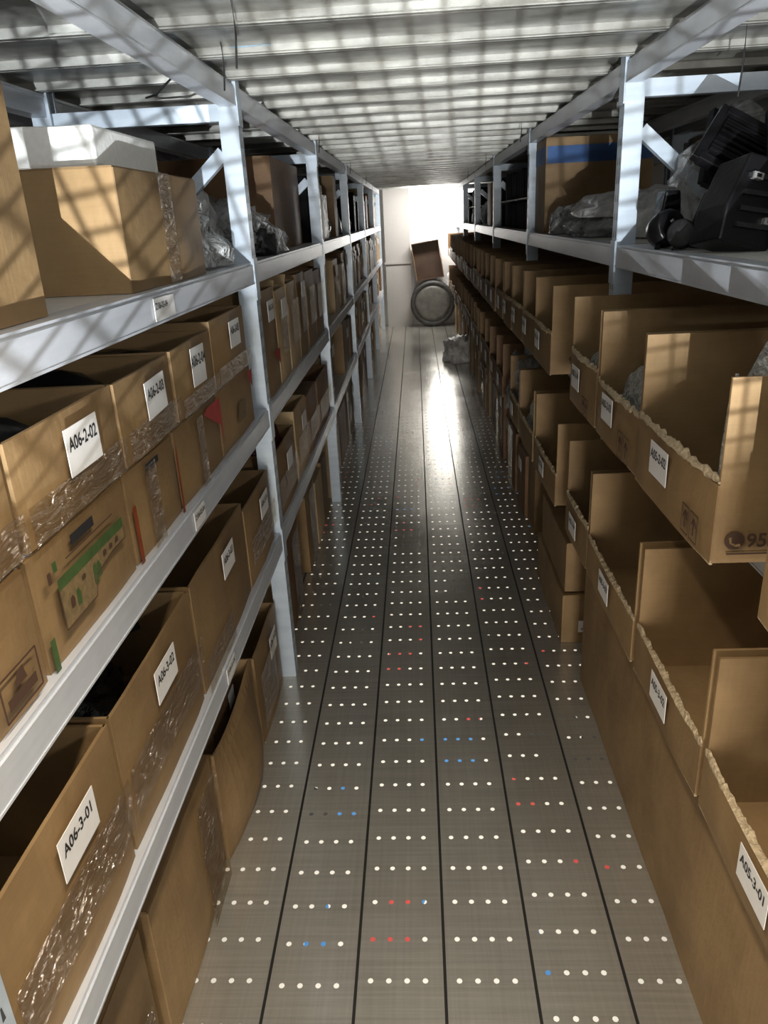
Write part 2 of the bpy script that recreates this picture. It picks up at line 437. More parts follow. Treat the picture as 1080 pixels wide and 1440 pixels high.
# ------------------------------------------------------------------ racks
SLOTS = (M['steel'], M['slot'])
def upright(x0, x1, y, parent, s, slots=True):
    """perforated upright of folded sheet; s is the aisle direction"""
    b = MB(); xf = x1 if s > 0 else x0; xb = x0 if s > 0 else x1
    a, c = min(x0, x1), max(x0, x1)
    b.box(a, c, y, y+.0025, 0, TOP+.0); b.box(a, c, y+.0525, y+.055, 0, TOP)
    b.box(xf-.0025 if s > 0 else xf, xf if s > 0 else xf+.0025, y+.0025, y+.0525, 0, TOP)
    for yy in (y+.0025, y+.0425):
        b.box(xb if s > 0 else xb-.0025, xb+.0025 if s > 0 else xb, yy, yy+.010, 0, TOP)
    if slots:
        z = .06
        while z < TOP-.04:
            for yy in (y+.012, y+.036):
                xx = xf+s*.0002
                b.add([(xx, yy, z), (xx, yy+.007, z), (xx, yy+.005, z+.02), (xx, yy+.002, z+.02)], [(0, 1, 2, 3)], 1)
            z += .05
    return b.build('upright_post', SLOTS, parent)
def shelf_beam(xa, y0, y1, z, parent, s, name='shelf_beam', h=.062):
    b = MB(); xf = xa
    def bx(d0, d1, *r):
        p, q = xf-s*d0, xf-s*d1; b.box(min(p, q), max(p, q), *r)
    bx(0, .045, y0+.058, y1-.003, z-h, z-.008)
    bx(.004, .049, y0+.058, y1-.003, z-.008, z)
    bx(-.0015, .0, y0+.058, y1-.003, z-h, z-h+.004)
    o = b.build(name, M['beam'], parent)
    for ya, yb in ((y0+.050, y0+.0575), ):
        k = MB(); p, q = xf+s*.003, xf-s*.012; k.box(min(p, q), max(p, q), y0+.004, y0+.058, z-h-.05, z+.012)
        k.build('beam_bracket', M['steel'], o)
    return o
def rack(label, s, xa, i0, i1, levels, rear=True, depth=.6):
    t = thing('shelving_rack', label, 'shelving rack', (0, 0, 0))
    xr = xa-s*depth
    for i in range(i0, i1+1):
        y = postY(i)
        upright(xa-s*.055 if s > 0 else xa, xa if s > 0 else xa+.055, y, t, s)
        upright(xr if s > 0 else xr-.055, xr+.055 if s > 0 else xr, y, t, -s, False)
        b = MB(); b.bar((xa-s*.056, y+.03, 1.905), (xr+s*.056, y+.03, 1.905), .035, .045); b.build('end_rail', M['steel'], t)
        for z0, z1 in ((1.80, 1.52), (.55, .12), (1.0, .66)):
            b = MB(); b.bar((xa-s*.057, y+.03, z0), (xa-s*.38, y+.03, z1), .03, .038); b.build('diagonal_brace', M['steel'], t)
        if i == i1: break
        y1 = postY(i+1)
        for z in levels:
            shelf_beam(xa, y, y1, z, t, s); shelf_beam(xr, y, y1, z, t, -s)
            p, q = xa-s*.05, xr+s*.05
            b = MB(); n = 5; dx = (max(p, q)-min(p, q))
            b.box(min(p, q), max(p, q), y+.06, y1-.005, z-.022, z)
            b.build('shelf_board', M['board'], t)
        shelf_beam(xa, y, y1, TOP-.003-.022, t, s, 'top_beam', .058)
        shelf_beam(xr, y, y1, TOP-.003-.022, t, -s, 'top_beam', .058)
    return t
rackL = rack('long pale blue steel rack along the left of the aisle', 1, XL, -1, 5, LV)
rackR = rack('long pale blue steel rack along the right of the aisle', -1, XR, -1, 5, LV)
rackB = rack('grey steel rack standing in shade behind the left rack', 1, -1.22, -1, 5, (1.49,))

rackC = rack('grey steel rack standing in shade behind the right rack', -1, 1.32, -1, 5, (1.49,))
# beam stickers (belong to the left rack)
for (y, z, c) in ((1.50, LV[2]-.034, 'Z106-03-04'), (1.55, LV[1]-.034, 'Z106-02-04'), (1.62, LV[0]-.034, 'Z106-01-04')):
    sticker(rackL, 1, y, z, XL+.0005, .085, .042, c, name='beam_sticker')
sticker(rackL, 1, 1.56, LV[2]-.034, XL+.0003, .05, .04, None, name='beam_sticker')

CODE = lambda a, l, n: '%s-%d-%02d' % (a, l, n)
# ------------------------------------------------------------------ LEFT, level two (stacked cartons)
BX = -.520; D = .5
z2 = LV[1]
lowers = [(.61, .855, 'kraft'), (.87, 1.205, 'kraft'), (1.22, 1.49, 'kraft'), (1.505, 1.865, 'kraft'), (1.885, 2.28, 'kraft')]
lab_low = ['closed brown carton with dark red print at the left frame edge, under an open box',
           'brown carton with a green printed band, bottom of its stack on the left middle shelf',
           'taped brown carton with a red edge, bottom box under open box A06-2-03',
           'brown carton with a red corner triangle, bottom box under open box A06-2-04',
           'brown carton with faint green print, bottom box under open box A06-2-05']
LOW = []
for (a, c, m), lb in zip(lowers, lab_low):
    o = carton(lb, 1, BX, a, c, z2, .168, D, False, None, m, RND.uniform(-.006, .006), 'lower stacked cartons on the left middle shelf', bulge=.005)
    LOW.append((o, a, c))
def quad_part(parent, s, x, pts, m, name):
    """thin printed area, pts in local (y, z)"""
    b = MB(); n = len(pts)
    b.add([(x, p[0], p[1]) for p in pts], [tuple(range(n)) if s > 0 else tuple(reversed(range(n)))])
    return b.build(name, m, parent)
fx = D/2+.0165
o, a, c = LOW[1]; w = c-a
quad_part(o, 1, fx, [(-.125, .105), (.115, .105), (.115, .122), (-.125, .122)], M['green'], 'green_band')
quad_part(o, 1, fx-.0004, [(-.125, .045), (-.02, .045), (-.01, .075), (.06, .085), (.115, .085), (.115, .105), (-.125, .105)], M['panel_print'], 'printed_panel')
def line_part(parent, x, pts, wd, m, name):
    b = MB()
    for p, q in zip(pts[:-1], pts[1:]): b.bar((x, p[0], p[1]), (x, q[0], q[1]), .0006, wd, up=Vector((0, q[0]-p[0], q[1]-p[1])).cross(Vector((1, 0, 0))))
    return b.build(name, m, parent)
line_part(o, fx+.0005, [(-.125, .105), (-.125, .045), (-.02, .045), (-.01, .075), (.06, .085), (.115, .085), (.115, .105)], .0015, M['brown_ink'], 'printed_outline')
line_part(o, fx+.0005, [(-.09, .14), (.08, .14)], .002, M['brown_ink'], 'printed_line')
for k, (y, z, hh) in enumerate(((-.095, .066, .018), (-.075, .060, .026), (-.012, .062, .034), (.002, .068, .026), (.03, .090, .010), (.055, .091, .009), (.08, .091, .010), (-.05, .088, .008))):
    quad_part(o, 1, fx+.0004, [(y-.006, z), (y+.006, z), (y+.008, z+hh*.6), (y+.003, z+hh), (y-.005, z+hh*.9)], M['green'] if k in (1, 2, 3) else M['brown_ink'], 'printed_mark')
quad_part(o, 1, fx+.0004, [(-.148, .125), (-.138, .125), (-.138, .142), (-.148, .142)], M['brown_ink'], 'printed_mark')
quad_part(o, 1, fx+.0004, [(-.13, .135), (-.118, .135), (-.118, .15), (-.13, .15)], M['green'], 'printed_mark')
quad_part(o, 1, fx-.003, [(-.06, .146), (.02, .146), (.02, .162), (-.06, .162)], M['ink'], 'hand_hole')
quad_part(o, 1, fx-.006, [(-w/2+.002, .0), (-w/2+.016, .0), (-w/2+.016, .05), (-w/2+.002, .05)], M['green'], 'printed_corner')
o, a, c = LOW[2]; w = c-a
quad_part(o, 1, fx-.004, [(w/2-.014, 0), (w/2-.002, 0), (w/2-.002, .16), (w/2-.014, .12)], M['orange'], 'red_edge')
quad_part(o, 1, fx-.006, [(-w/2+.002, 0), (-w/2+.018, 0), (-w/2+.018, .11), (-w/2+.002, .11)], M['orange'], 'red_edge')
quad_part(o, 1, fx-.003, [(-.05, .15), (.02, .15), (.02, .163), (-.05, .163)], M['ink'], 'hand_hole')
tape_strip(o, 1, D/2+.012, -.06, -.0, .0, .16)
o, a, c = LOW[3]; w = c-a
quad_part(o, 1, fx-.002, [(.02, .155), (w/2-.02, .095), (w/2-.004, .03), (w/2-.004, .163), (.06, .163)], M['red'], 'red_triangle')
tape_strip(o, 1, D/2+.012, -.04, .01, .0, .16)
o, a, c = LOW[4]
quad_part(o, 1, fx, [(-.05, .05), (.04, .05), (.06, .10), (-.03, .10)], M['panel_print'], 'printed_mark')
quad_part(o, 1, fx, [(.10, .16), (.16, .11), (.17, .163)], M['red'], 'red_triangle')
o, a, c = LOW[0]
line_part(o, fx, [(.0, .02), (.09, .02), (.09, .075), (.0, .075), (.0, .02)], .003, M['brown_ink'], 'printed_outline')
quad_part(o, 1, fx, [(.01, .03), (.08, .03), (.08, .045), (.01, .045)], M['brown_ink'], 'printed_mark')
quad_part(o, 1, fx, [(.03, .05), (.06, .05), (.055, .07), (.04, .068)], M['brown_ink'], 'printed_mark')

uppers = [(.61, .865), (.88, 1.23), (1.24, 1.545), (1.56, 1.885), (1.90, 2.27)]
hup = .148
for n, ((a, c), hh) in enumerate(zip(uppers, (.15, .15, .148, .15, .168))):
    carton(['open brown box at the left frame edge beside box A06-2-02', 'open brown box with white label A06-2-02 on the left middle shelf',
            'open brown box with white label A06-2-03 on the left middle shelf', 'open brown box with white label A06-2-04 on the left middle shelf',
            'open brown box with white label A06-2-05 beside the first left post'][n], 1, BX, a, c, z2+.176, hh, D, True, None, 'kraft', RND.uniform(-.01, .01),
           'upper open boxes on the left middle shelf', code=CODE('A06', 2, n+1) if n else None, lab=((.015 if n != 3 else -.01), hh-.055) if n else None, labrot=(.06, .0, .03, -.02, 0)[n],
           tape=((0, 1, .05, .42),) if n in (0, 1, 2) else ((.0, 1, .02, .3),), labsize=(.115, .07) if n != 3 else (.11, .085), bulge=.008)
# dark things in those boxes
for k, (yy, zz) in enumerate(((1.05, 0), (1.40, 0), (1.72, 0))):
    crumple('black_part', 'black plastic part lying inside open box A06-2-0%d' % (k+2), 'car part', (-.72, yy, z2+.184), (.34, .22, .11), M['black'], 3.1+k, sub=3)

# ------------------------------------------------------------------ LEFT, level three
z3 = LV[0]
l3 = [(.61, .985, 'A06-3-01', .275), (1.0, 1.445, 'A06-3-02', .275), (1.46, 1.985, 'A06-3-03', .275), (2.0, 2.38, 'A06-3-04', .245)]
for n, (a, c, cd, hh) in enumerate(l3):
    carton('deep open brown box labelled %s on the left lower shelf' % cd, 1, BX, a, c, z3, hh, .52, True, None, 'kraft', RND.uniform(-.006, .006),
           'open boxes on the left lower shelf', code=cd, lab=((.02, .0, .02, .03)[n], hh-.06), tape=((0, 1, .25, .6),) if n != 2 else ((.0, .5, .0, .3),), bulge=.009,
           flaps=() if n != 3 else (('back', 1.2, .06),))
crumple('black_bag', 'shiny black plastic bag of parts inside open box A06-3-02', 'bag', (-.79, 1.22, z3+.008), (.42, .34, .21), M['dark_bag'], 8.3)
for k in range(4):
    b = MB(); rr = random.Random(k)
    for q in range(3): b.bar((-.0+rr.uniform(-.08, .08), rr.uniform(-.06, .06), .005+q*.012), (.12*rr.uniform(-1, 1), .1*rr.uniform(.3, 1), .012+q*.014), .03, .01)
    o = b.build('plastic_clip', M['black'], loc=(-.78+.02*k, 1.12+.06*k, z3+.205)); tag(o, 'small black plastic clip on the bag in box A06-3-02', 'car part', 'black clips in box A06-3-02')
crumple('grey_part', 'grey wrapped part inside open box A06-3-01', 'car part', (-.80, .72, z3+.008), (.4, .3, .10), M['grey_bag'], 2.2, sub=3)

# ------------------------------------------------------------------ LEFT, floor row
def sag(a): return -.03*math.sin(PI*a)
carton('closed taped brown carton on the floor at the bottom left', 1, -.57, .61, 1.03, 0, .36, .5, False, None, 'kraft', 0, 'cartons on the floor along the left rack',
       tape=((.1, .9, .4, .6), (.4, .5, 0, 1)), bulge=.012)
carton('tall closed brown carton on the floor beneath box A06-3-02', 1, -.56, 1.06, 1.52, 0, .365, .5, False, None, 'kraft', .0, 'cartons on the floor along the left rack',
       tape=((.6, .95, 0, 1),), bulge=.015)
carton('open sagging box of small cartons on the floor beneath box A06-3-03', 1, -.555, 1.545, 2.0, 0, .345, .5, True, None, 'kraft', .0, 'cartons on the floor along the left rack',
       bulge=.055, sag=sag)
for k, (yy, hh, ww, xx) in enumerate(((1.63, .30, .13, -.70), (1.76, .32, .11, -.71), (1.88, .33, .10, -.72))):
    carton(['small brown carton standing nearest inside the sagging floor box', 'small brown carton standing in the middle of the sagging floor box',
            'small brown carton with a white label, farthest inside the sagging floor box'][k], 1, -.60, yy-ww/2, yy+ww/2, .008, hh+.02, .22, False, None, 'kraft_dark', 0,
           'small cartons in the sagging floor box', bulge=.002, lab=(0, hh-.05) if k == 2 else None, labsize=(.06, .05))
carton('open box with white label on the floor beside the first left post', 1, -.55, 2.02, 2.395, 0, .33, .5, True, None, 'kraft', .0, 'cartons on the floor along the left rack',
       code='A06-4-03', lab=(.03, .26), tape=((0, .6, .2, .8),), bulge=.012, labsize=(.10, .08))

# ------------------------------------------------------------------ LEFT, top shelf
z1 = LV[2]
carton('tall plain brown carton at the left edge on the top shelf', 1, -.535, .70, 1.10, z1, .34, .2, False, None, 'kraft', .0, bulge=.006)
big = carton('wide dented brown carton under white foam on the left top shelf', 1, -.53, 1.44, 1.97, z1, .215, .58, False, None, 'kraft', 0, bulge=.012, tape=((.35, .5, 0, 1),))
fm = MB(); fm.slab((-.31, -.18, .0), (.60, 0, 0), (0, .36, 0), .07, 14, 10, 0, .012)
f = fm.build('foam_sheet', M['foam'], smooth=False, bevel=.006, loc=(-.86, 1.66, z1+.2565)); tag(f, 'thick white foam sheet lying on the wide brown carton', 'foam sheet')
crumple('plastic_bag', 'clear crumpled plastic bag behind the first left post on the top shelf', 'plastic bag', (-.72, 2.19, z1+.001), (.32, .34, .18), M['wrap'], 5.5, amp=.5)
crumple('plastic_bag', 'white folded plastic bag leaning behind the diagonal brace, left top shelf', 'plastic bag', (-.78, 2.60, z1+.001), (.30, .20, .20), M['white_bag'], 6.5)
crumple('plastic_bag', 'crumpled clear bag with black mesh in it, left top shelf', 'plastic bag', (-.76, 3.02, z1+.001), (.42, .68, .19), M['wrap'], 9.1, amp=.5)
crumple('black_mesh', 'black mesh part poking out of the crumpled clear bag', 'car part', (-.57, 2.96, z1+.001), (.10, .26, .09), M['black_matt'], 1.7)
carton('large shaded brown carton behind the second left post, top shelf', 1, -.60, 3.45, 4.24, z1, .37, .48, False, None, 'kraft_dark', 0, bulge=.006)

# neighbour rack goods seen between the posts
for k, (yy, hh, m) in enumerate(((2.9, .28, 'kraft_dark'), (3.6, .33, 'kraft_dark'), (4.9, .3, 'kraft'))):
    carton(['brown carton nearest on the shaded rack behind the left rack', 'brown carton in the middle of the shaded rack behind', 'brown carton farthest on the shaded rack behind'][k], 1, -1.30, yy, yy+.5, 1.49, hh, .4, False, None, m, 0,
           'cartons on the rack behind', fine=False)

# ------------------------------------------------------------------ RIGHT, level two: cut-down picking boxes
RX = .475; RD = .62
ORD = ['nearest', 'second', 'third', 'fourth', 'fifth', 'sixth']
BAYN = ['first', 'second', 'third', 'fourth', 'fifth', 'sixth']
r2 = [(.62, .985, None), (1.165, 1.615, 'A05-2-02'), (1.63, 2.02, 'A05-2-03'), (2.04, 2.40, 'A05-2-04'), (2.775, 3.18, 'A05-2-06'), (3.20, 3.55, 'A05-2-07'), (3.575, 3.94, 'A05-2-08'), (3.96, 4.285, 'A05-2-09')]
R2 = []
for n, (a, c, cd) in enumerate(r2):
    lb = 'cut-down brown picking box labelled %s on the right middle shelf' % cd if n in (1, 2, 3) else \
         ['cut-down brown picking box at the right frame edge beside box A05-2-02', 0, 0, 0, 'cut-down picking box nearest past the gap, second bay of the right middle shelf',
          'second cut-down picking box in the second bay, right middle shelf', 'third cut-down picking box in the second bay, right middle shelf', 'fourth cut-down picking box in the second bay, right middle shelf'][n]
    o = carton(lb, -1, RX+RND.uniform(0, .008), a, c, z2, .312, RD, True, .143+RND.uniform(-.012, .012), 'kraft', RND.uniform(-.008, .008), 'cut-down boxes on the right middle shelf',
               code=cd, lab=(.03, .095) if cd else None, labsize=(.105, .066), bulge=.010)
    R2.append(o)
o = R2[1]
put_text('95338', .034, (-RD/2+.092, -.225-.0075, .042), (1, 0, 0), (0, 0, 1), o, 'printed_number', M['brown_ink'])
b = MB(); b.lathe([(.016, 0), (.016, .001)], 24, 0, Matrix.Translation((-RD/2+.032, -.2285, .042)) @ Matrix.Rotation(PI/2, 4, 'X'))
ic = b.build('phone_mark', M['brown_ink'], o)
b = MB(); b.tube([(-RD/2+.024, -.2305, .048), (-RD/2+.026, -.2305, .038), (-RD/2+.034, -.2305, .033), (-RD/2+.041, -.2305, .034)], [.003, .002, .002, .003], 6); b.build('handset', M['kraft'], ic)
def up_marks(o, y, z, h=.05):
    x = -RD/2-.0155
    for k in (0, 1):
        a = y+k*h*.85; w = h*.7
        line_part(o, x, [(a, z), (a+w, z), (a+w, z+h), (a, z+h), (a, z)], .0022, M['brown_ink'], 'printed_outline')
        line_part(o, x, [(a+w/2, z+h*.2), (a+w/2, z+h*.8)], .006, M['brown_ink'], 'printed_arrow')
        line_part(o, x, [(a+w*.2, z+h*.55), (a+w/2, z+h*.82), (a+w*.8, z+h*.55)], .004, M['brown_ink'], 'printed_arrow')
up_marks(o, -.19, .018)
b = MB(); b.box(-RD/2+.02, RD/2-.02, -.2325, -.2315, .018, .021); b.build('printed_line', M['brown_ink'], o)
up_marks(R2[2], -.17, .012, .06); up_marks(R2[3], -.14, .012, .05)
o = R2[4]
put_text('95338', .03, (-RD/2+.10, -.2025-.0075, .05), (1, 0, 0), (0, 0, 1), o, 'printed_number', M['brown_ink'])
for k, (x, y, z, sx, sy, sz, w) in enumerate(((.66, 1.245, z2+.008, .26, .12, .40, 'bubble wrap rising beside the near wall of box A05-2-02'), (.497, 1.192, z2+.008, .025, .036, .27, 'bubble wrap draped over the near wall edge of box A05-2-02'), (.58, 1.82, z2+.008, .16, .30, .19, 'bubble wrap bulging over the torn front of box A05-2-03'),
        (.55, 1.665, z2+.008, .08, .03, .27, 'thin bubble wrap standing by the wall of box A05-2-03'), (.56, 2.2, z2+.008, .14, .22, .175, 'bubble wrap inside box A05-2-04'), 
        (.57, 3.25, z2+.008, .12, .07, .2, 'bubble wrap inside a picking box past the gap'))):
    crumple('bubble_wrap', 'clear '+w, 'bubble wrap', (x, y, z), (sx, sy, sz), M['bubble'], 3.3*k+1, amp=.18)

# ------------------------------------------------------------------ RIGHT, level three
r3 = [(.62, 1.095, 'A05-3-01'), (1.115, 1.535, 'A05-3-02'), (1.565, 2.055, 'A05-3-03'), (2.075, 2.395, 'A05-3-04'), (2.60, 3.09, 'A05-3-06'), (3.14, 3.60, None), (3.63, 4.0, 'A05-3-08')]
R3 = []
for n, (a, c, cd) in enumerate(r3):
    lb = 'cut-down brown picking box labelled %s on the right lower shelf' % cd if n < 4 else ['nearest', 'second', 'third'][n-4]+' cut-down picking box in the second bay, right lower shelf'
    R3.append(carton(lb, -1, RX+.002+RND.uniform(0, .006), a, c, z3, .305, RD, True, .118+RND.uniform(-.01, .012), 'kraft', RND.uniform(-.008, .008), 'cut-down boxes on the right lower shelf',
               code=cd if n < 5 else None, lab=(-.01, .075) if cd else None, labsize=(.10, .062), bulge=.008))
crumple('black_bag', 'black plastic wrapped part inside box A05-3-03', 'bag', (.72, 1.72, z3+.008), (.26, .2, .18), M['dark_bag'], 4.4)
crumple('bubble_wrap', 'clear bubble wrap bulging from the second box, second bay, right lower shelf', 'bubble wrap', (.56, 3.36, z3+.008), (.15, .32, .19), M['bubble'], 12.4)
crumple('bubble_wrap', 'clear bubble wrap inside box A05-3-01', 'bubble wrap', (.62, .80, z3+.008), (.22, .2, .14), M['bubble'], 14.4)

# ------------------------------------------------------------------ RIGHT, floor row
carton('long plain brown carton on the floor under the near right boxes', -1, .555, 0.615, 2.37, 0, .50, .5, False, None, 'kraft', 0, 'cartons on the floor along the right rack', bulge=.008)
o = carton('flat brown carton with a printed slip on the floor past the right post', -1, .53, 2.62, 3.25, 0, .205, .55, False, None, 'kraft', 0, 'cartons on the floor along the right rack', bulge=.004)
b = MB(); b.box(-.215, -.06, -.324, -.3225, .05, .10); b.build('printed_slip', M['paper'], o)
put_text('PVC', .016, (-.19, -.3245, .062), (1, 0, 0), (0, 0, 1), o, 'printed_code')
carton('taped brown carton stacked on the flat carton past the right post', -1, .54, 2.64, 3.2, .215, .20, .5, False, None, 'kraft', 0, 'cartons on the floor along the right rack', bulge=.004)

# ------------------------------------------------------------------ RIGHT, top shelf
o = carton('big brown carton with a blue band on the right top shelf', -1, .635, 3.98, 4.28, z1, .42, .5, False, None, 'kraft', 0, bulge=.003)
b = MB(); b.box(-.247, .247, -.1545, -.1535, .31, .385); b.build('blue_band', M['blue'], o)
b = MB(); b.box(-.2555, -.255, -.145, .145, .31, .385); b.build('blue_band', M['blue'], o)
carton('brown carton on the shaded rack behind the blue-banded carton', -1, 1.40, 3.8, 4.25, z1, .40, .4, False, None, 'kraft', 0, bulge=.003, fine=False)
def folded_bags(base, seed):
    for k, (x, y, z, sx, sy, sz, mm, lb) in enumerate((
        (.80, 3.30, 0, .34, .62, .08, 'grey_bag', 'grey plastic bag lying lowest in the heap on the right top shelf'),
        (.83, 3.28, .07, .34, .55, .08, 'white_bag', 'long white plastic bag lying atop the heap on the right top shelf'),
        (.86, 2.86, 0, .26, .26, .16, 'white_bag', 'white plastic bag bundled behind the first right post'),
        (.72, 3.74, 0, .18, .22, .12, 'grey_bag', 'small grey bag at the foot of the blue-banded carton'))):
        crumple('plastic_bag', lb, 'plastic bag', (x, y, z1+.001+z), (sx, sy, sz), M[mm], seed+k*2.3, amp=.28, group='plastic bags on the right top shelf')
folded_bags(None, 21)
# slip of paper on the bags
b = MB(); b.slab((-.03, -.04, 0), (.06, 0, .01), (0, .08, .015), .001, 2, 2)
# black car parts heap
def grille(name, label, loc, rot, w, h, n, group):
    t = thing(name, label, 'car part', loc, 0, group); t.rotation_euler = rot
    f = MB()
    for a in (-1, 1):
        f.bar((a*w/2, 0, 0), (a*w/2*.85, 0, h), .022, .03); 
    f.bar((-w/2, 0, .011), (w/2, 0, .011), .03, .022); f.bar((-w/2*.85, 0, h-.011), (w/2*.85, 0, h-.011), .03, .022)
    f.build('frame', M['black'], t, bevel=.003)
    for k in range(n):
        s = MB(); z = .03+(h-.06)*k/(n-1); ww = w*(1-.15*z/h)
        s.bar((-ww/2+.01, .006*math.sin(k), z), (ww/2-.01, .006*math.sin(k), z), .05, .007); s.build('slat', M['black'], t)
    q = MB(); q.box(-w/2+.015, w/2-.015, .014, .018, .015, h-.015); q.build('back_plate', M['black_matt'], t)
    return t
PG = 'black car parts heaped on the right top shelf'
grille('slatted_grille', 'black slatted grille tilted on top of the heap, right top shelf', (.745, 1.99, z1+.16), (-.55, .50, -.15), .17, .16, 9, PG)
grille('slatted_grille', 'black slatted grille leaning at the right frame edge, right top shelf', (.90, 1.86, z1+.15), (-.35, -.1, -.1), .2, .16, 7, PG)
grille('slatted_grille', 'black slatted grille half hidden behind the heap, right top shelf', (.84, 2.20, z1+.12), (-.3, .3, .4), .2, .2, 8, PG)
def housing(label, loc, rot, sz, seed, clips=True):
    t = thing('plastic_housing', label, 'car part', loc, 0, PG); t.rotation_euler = rot
    b = MB(); x, y, z = sz
    b.add([(-x/2, -y/2, 0), (x*.35, -y/2, 0), (x/2, -y/2, z*.55), (x*.4, -y/2, z), (-x*.3, -y/2, z), (-x/2, -y/2, z*.4),
           (-x/2, y/2, 0), (x*.35, y/2, 0), (x/2, y/2, z*.55), (x*.4, y/2, z), (-x*.3, y/2, z), (-x/2, y/2, z*.4)],
          [(0, 1, 2, 3, 4, 5), (11, 10, 9, 8, 7, 6)]+[(k, (k+1) % 6+0, (k+1) % 6+6, k+6)[::-1] for k in range(6)])
    b.build('shell', M['black'], t, bevel=.006)
    r = MB()
    for k in range(4): r.bar((-x*.3, -y/2-.004, z*(.2+.18*k)), (x*.35, -y/2-.004, z*(.25+.18*k)), .008, .01)
    r.build('rib', M['black_matt'], t)
    if clips:
        for (cx, cz) in ((-.15, .75), (.2, .3)):
            c = MB(); c.box(cx*x-.012, cx*x+.012, -y/2-.012, -y/2-.0005, cz*z-.007, cz*z+.007); c.box(cx*x-.005, cx*x+.005, -y/2-.015, -y/2-.012, cz*z-.003, cz*z+.003, 1)
            c.build('clip', [M['silver'], M['black']], t)
    return t
housing('black plastic housing with two pale clips, front of the heap', (.715, 1.84, z1+.004), (-.16, .26, .22), (.15, .11, .19), 1)
housing('tall black plastic housing at the right frame edge of the heap', (.90, 1.82, z1+.004), (-.1, -.12, -.2), (.16, .13, .20), 2, False)
housing('black plastic housing at the back of the heap', (.82, 2.02, z1+.002), (0, -.1, .2), (.22, .16, .14), 3, False)
housing('narrow upright black housing under the right diagonal brace', (.695, 2.27, z1+.002), (0, 0, .1), (.06, .06, .14), 4, False)
housing('dark rounded black cover hanging over the right diagonal brace', (.86, 2.36, z1+.20), (.3, .4, .2), (.13, .10, .10), 5, False)
def lamp(label, loc, r, rx, ry, shellm, facem, facename):
    t = thing('fog_lamp', label, 'car part', loc, 0, None)
    mx = Matrix.Translation((0, 0, r)) @ Matrix.Rotation(rx, 4, 'X') @ Matrix.Rotation(ry, 4, 'Y')
    b = MB(); b.lathe([(.4*r, -.9*r), (.85*r, -.7*r), (r, -.2*r), (r, .5*r), (.86*r, .62*r)], 32, 0, mx); b.build('shell', M[shellm], t, True)
    b = MB(); b.lathe([(.84*r, .60*r), (.55*r, .25*r), (.18*r, .1*r)], 32, 0, mx); b.build(facename, M[facem], t, True)
    b = MB(); b.tube([mx @ Vector((.0, .0, .1*r)), mx @ Vector((0, 0, .5*r))], .15*r, 12); b.build('bulb', M['black'], t, True)
    for k in range(3):
        a = k*2.1; b = MB(); b.bar(mx @ Vector((r*math.cos(a)*.9, r*math.sin(a)*.9, 0)), mx @ Vector((r*math.cos(a)*1.35, r*math.sin(a)*1.35, .05*r)), .012, .008); b.build('mounting_tab', M[shellm], t)
lamp('round black lamp with a grey reflector on the right top shelf', (.645, 2.10, z1+.002), .045, 1.25, .35, 'black', 'silver', 'reflector')
lamp('silver round lamp lying beside the black lamp, right top shelf', (.655, 2.0, z1+.002), .034, 1.3, -.5, 'black_matt', 'silver', 'reflector')
crumple('plastic_bag', 'clear wrap over the black parts at the right frame edge', 'plastic bag', (.90, 2.32, z1+.001), (.3, .2, .28), M['clear'], 31, amp=.4)

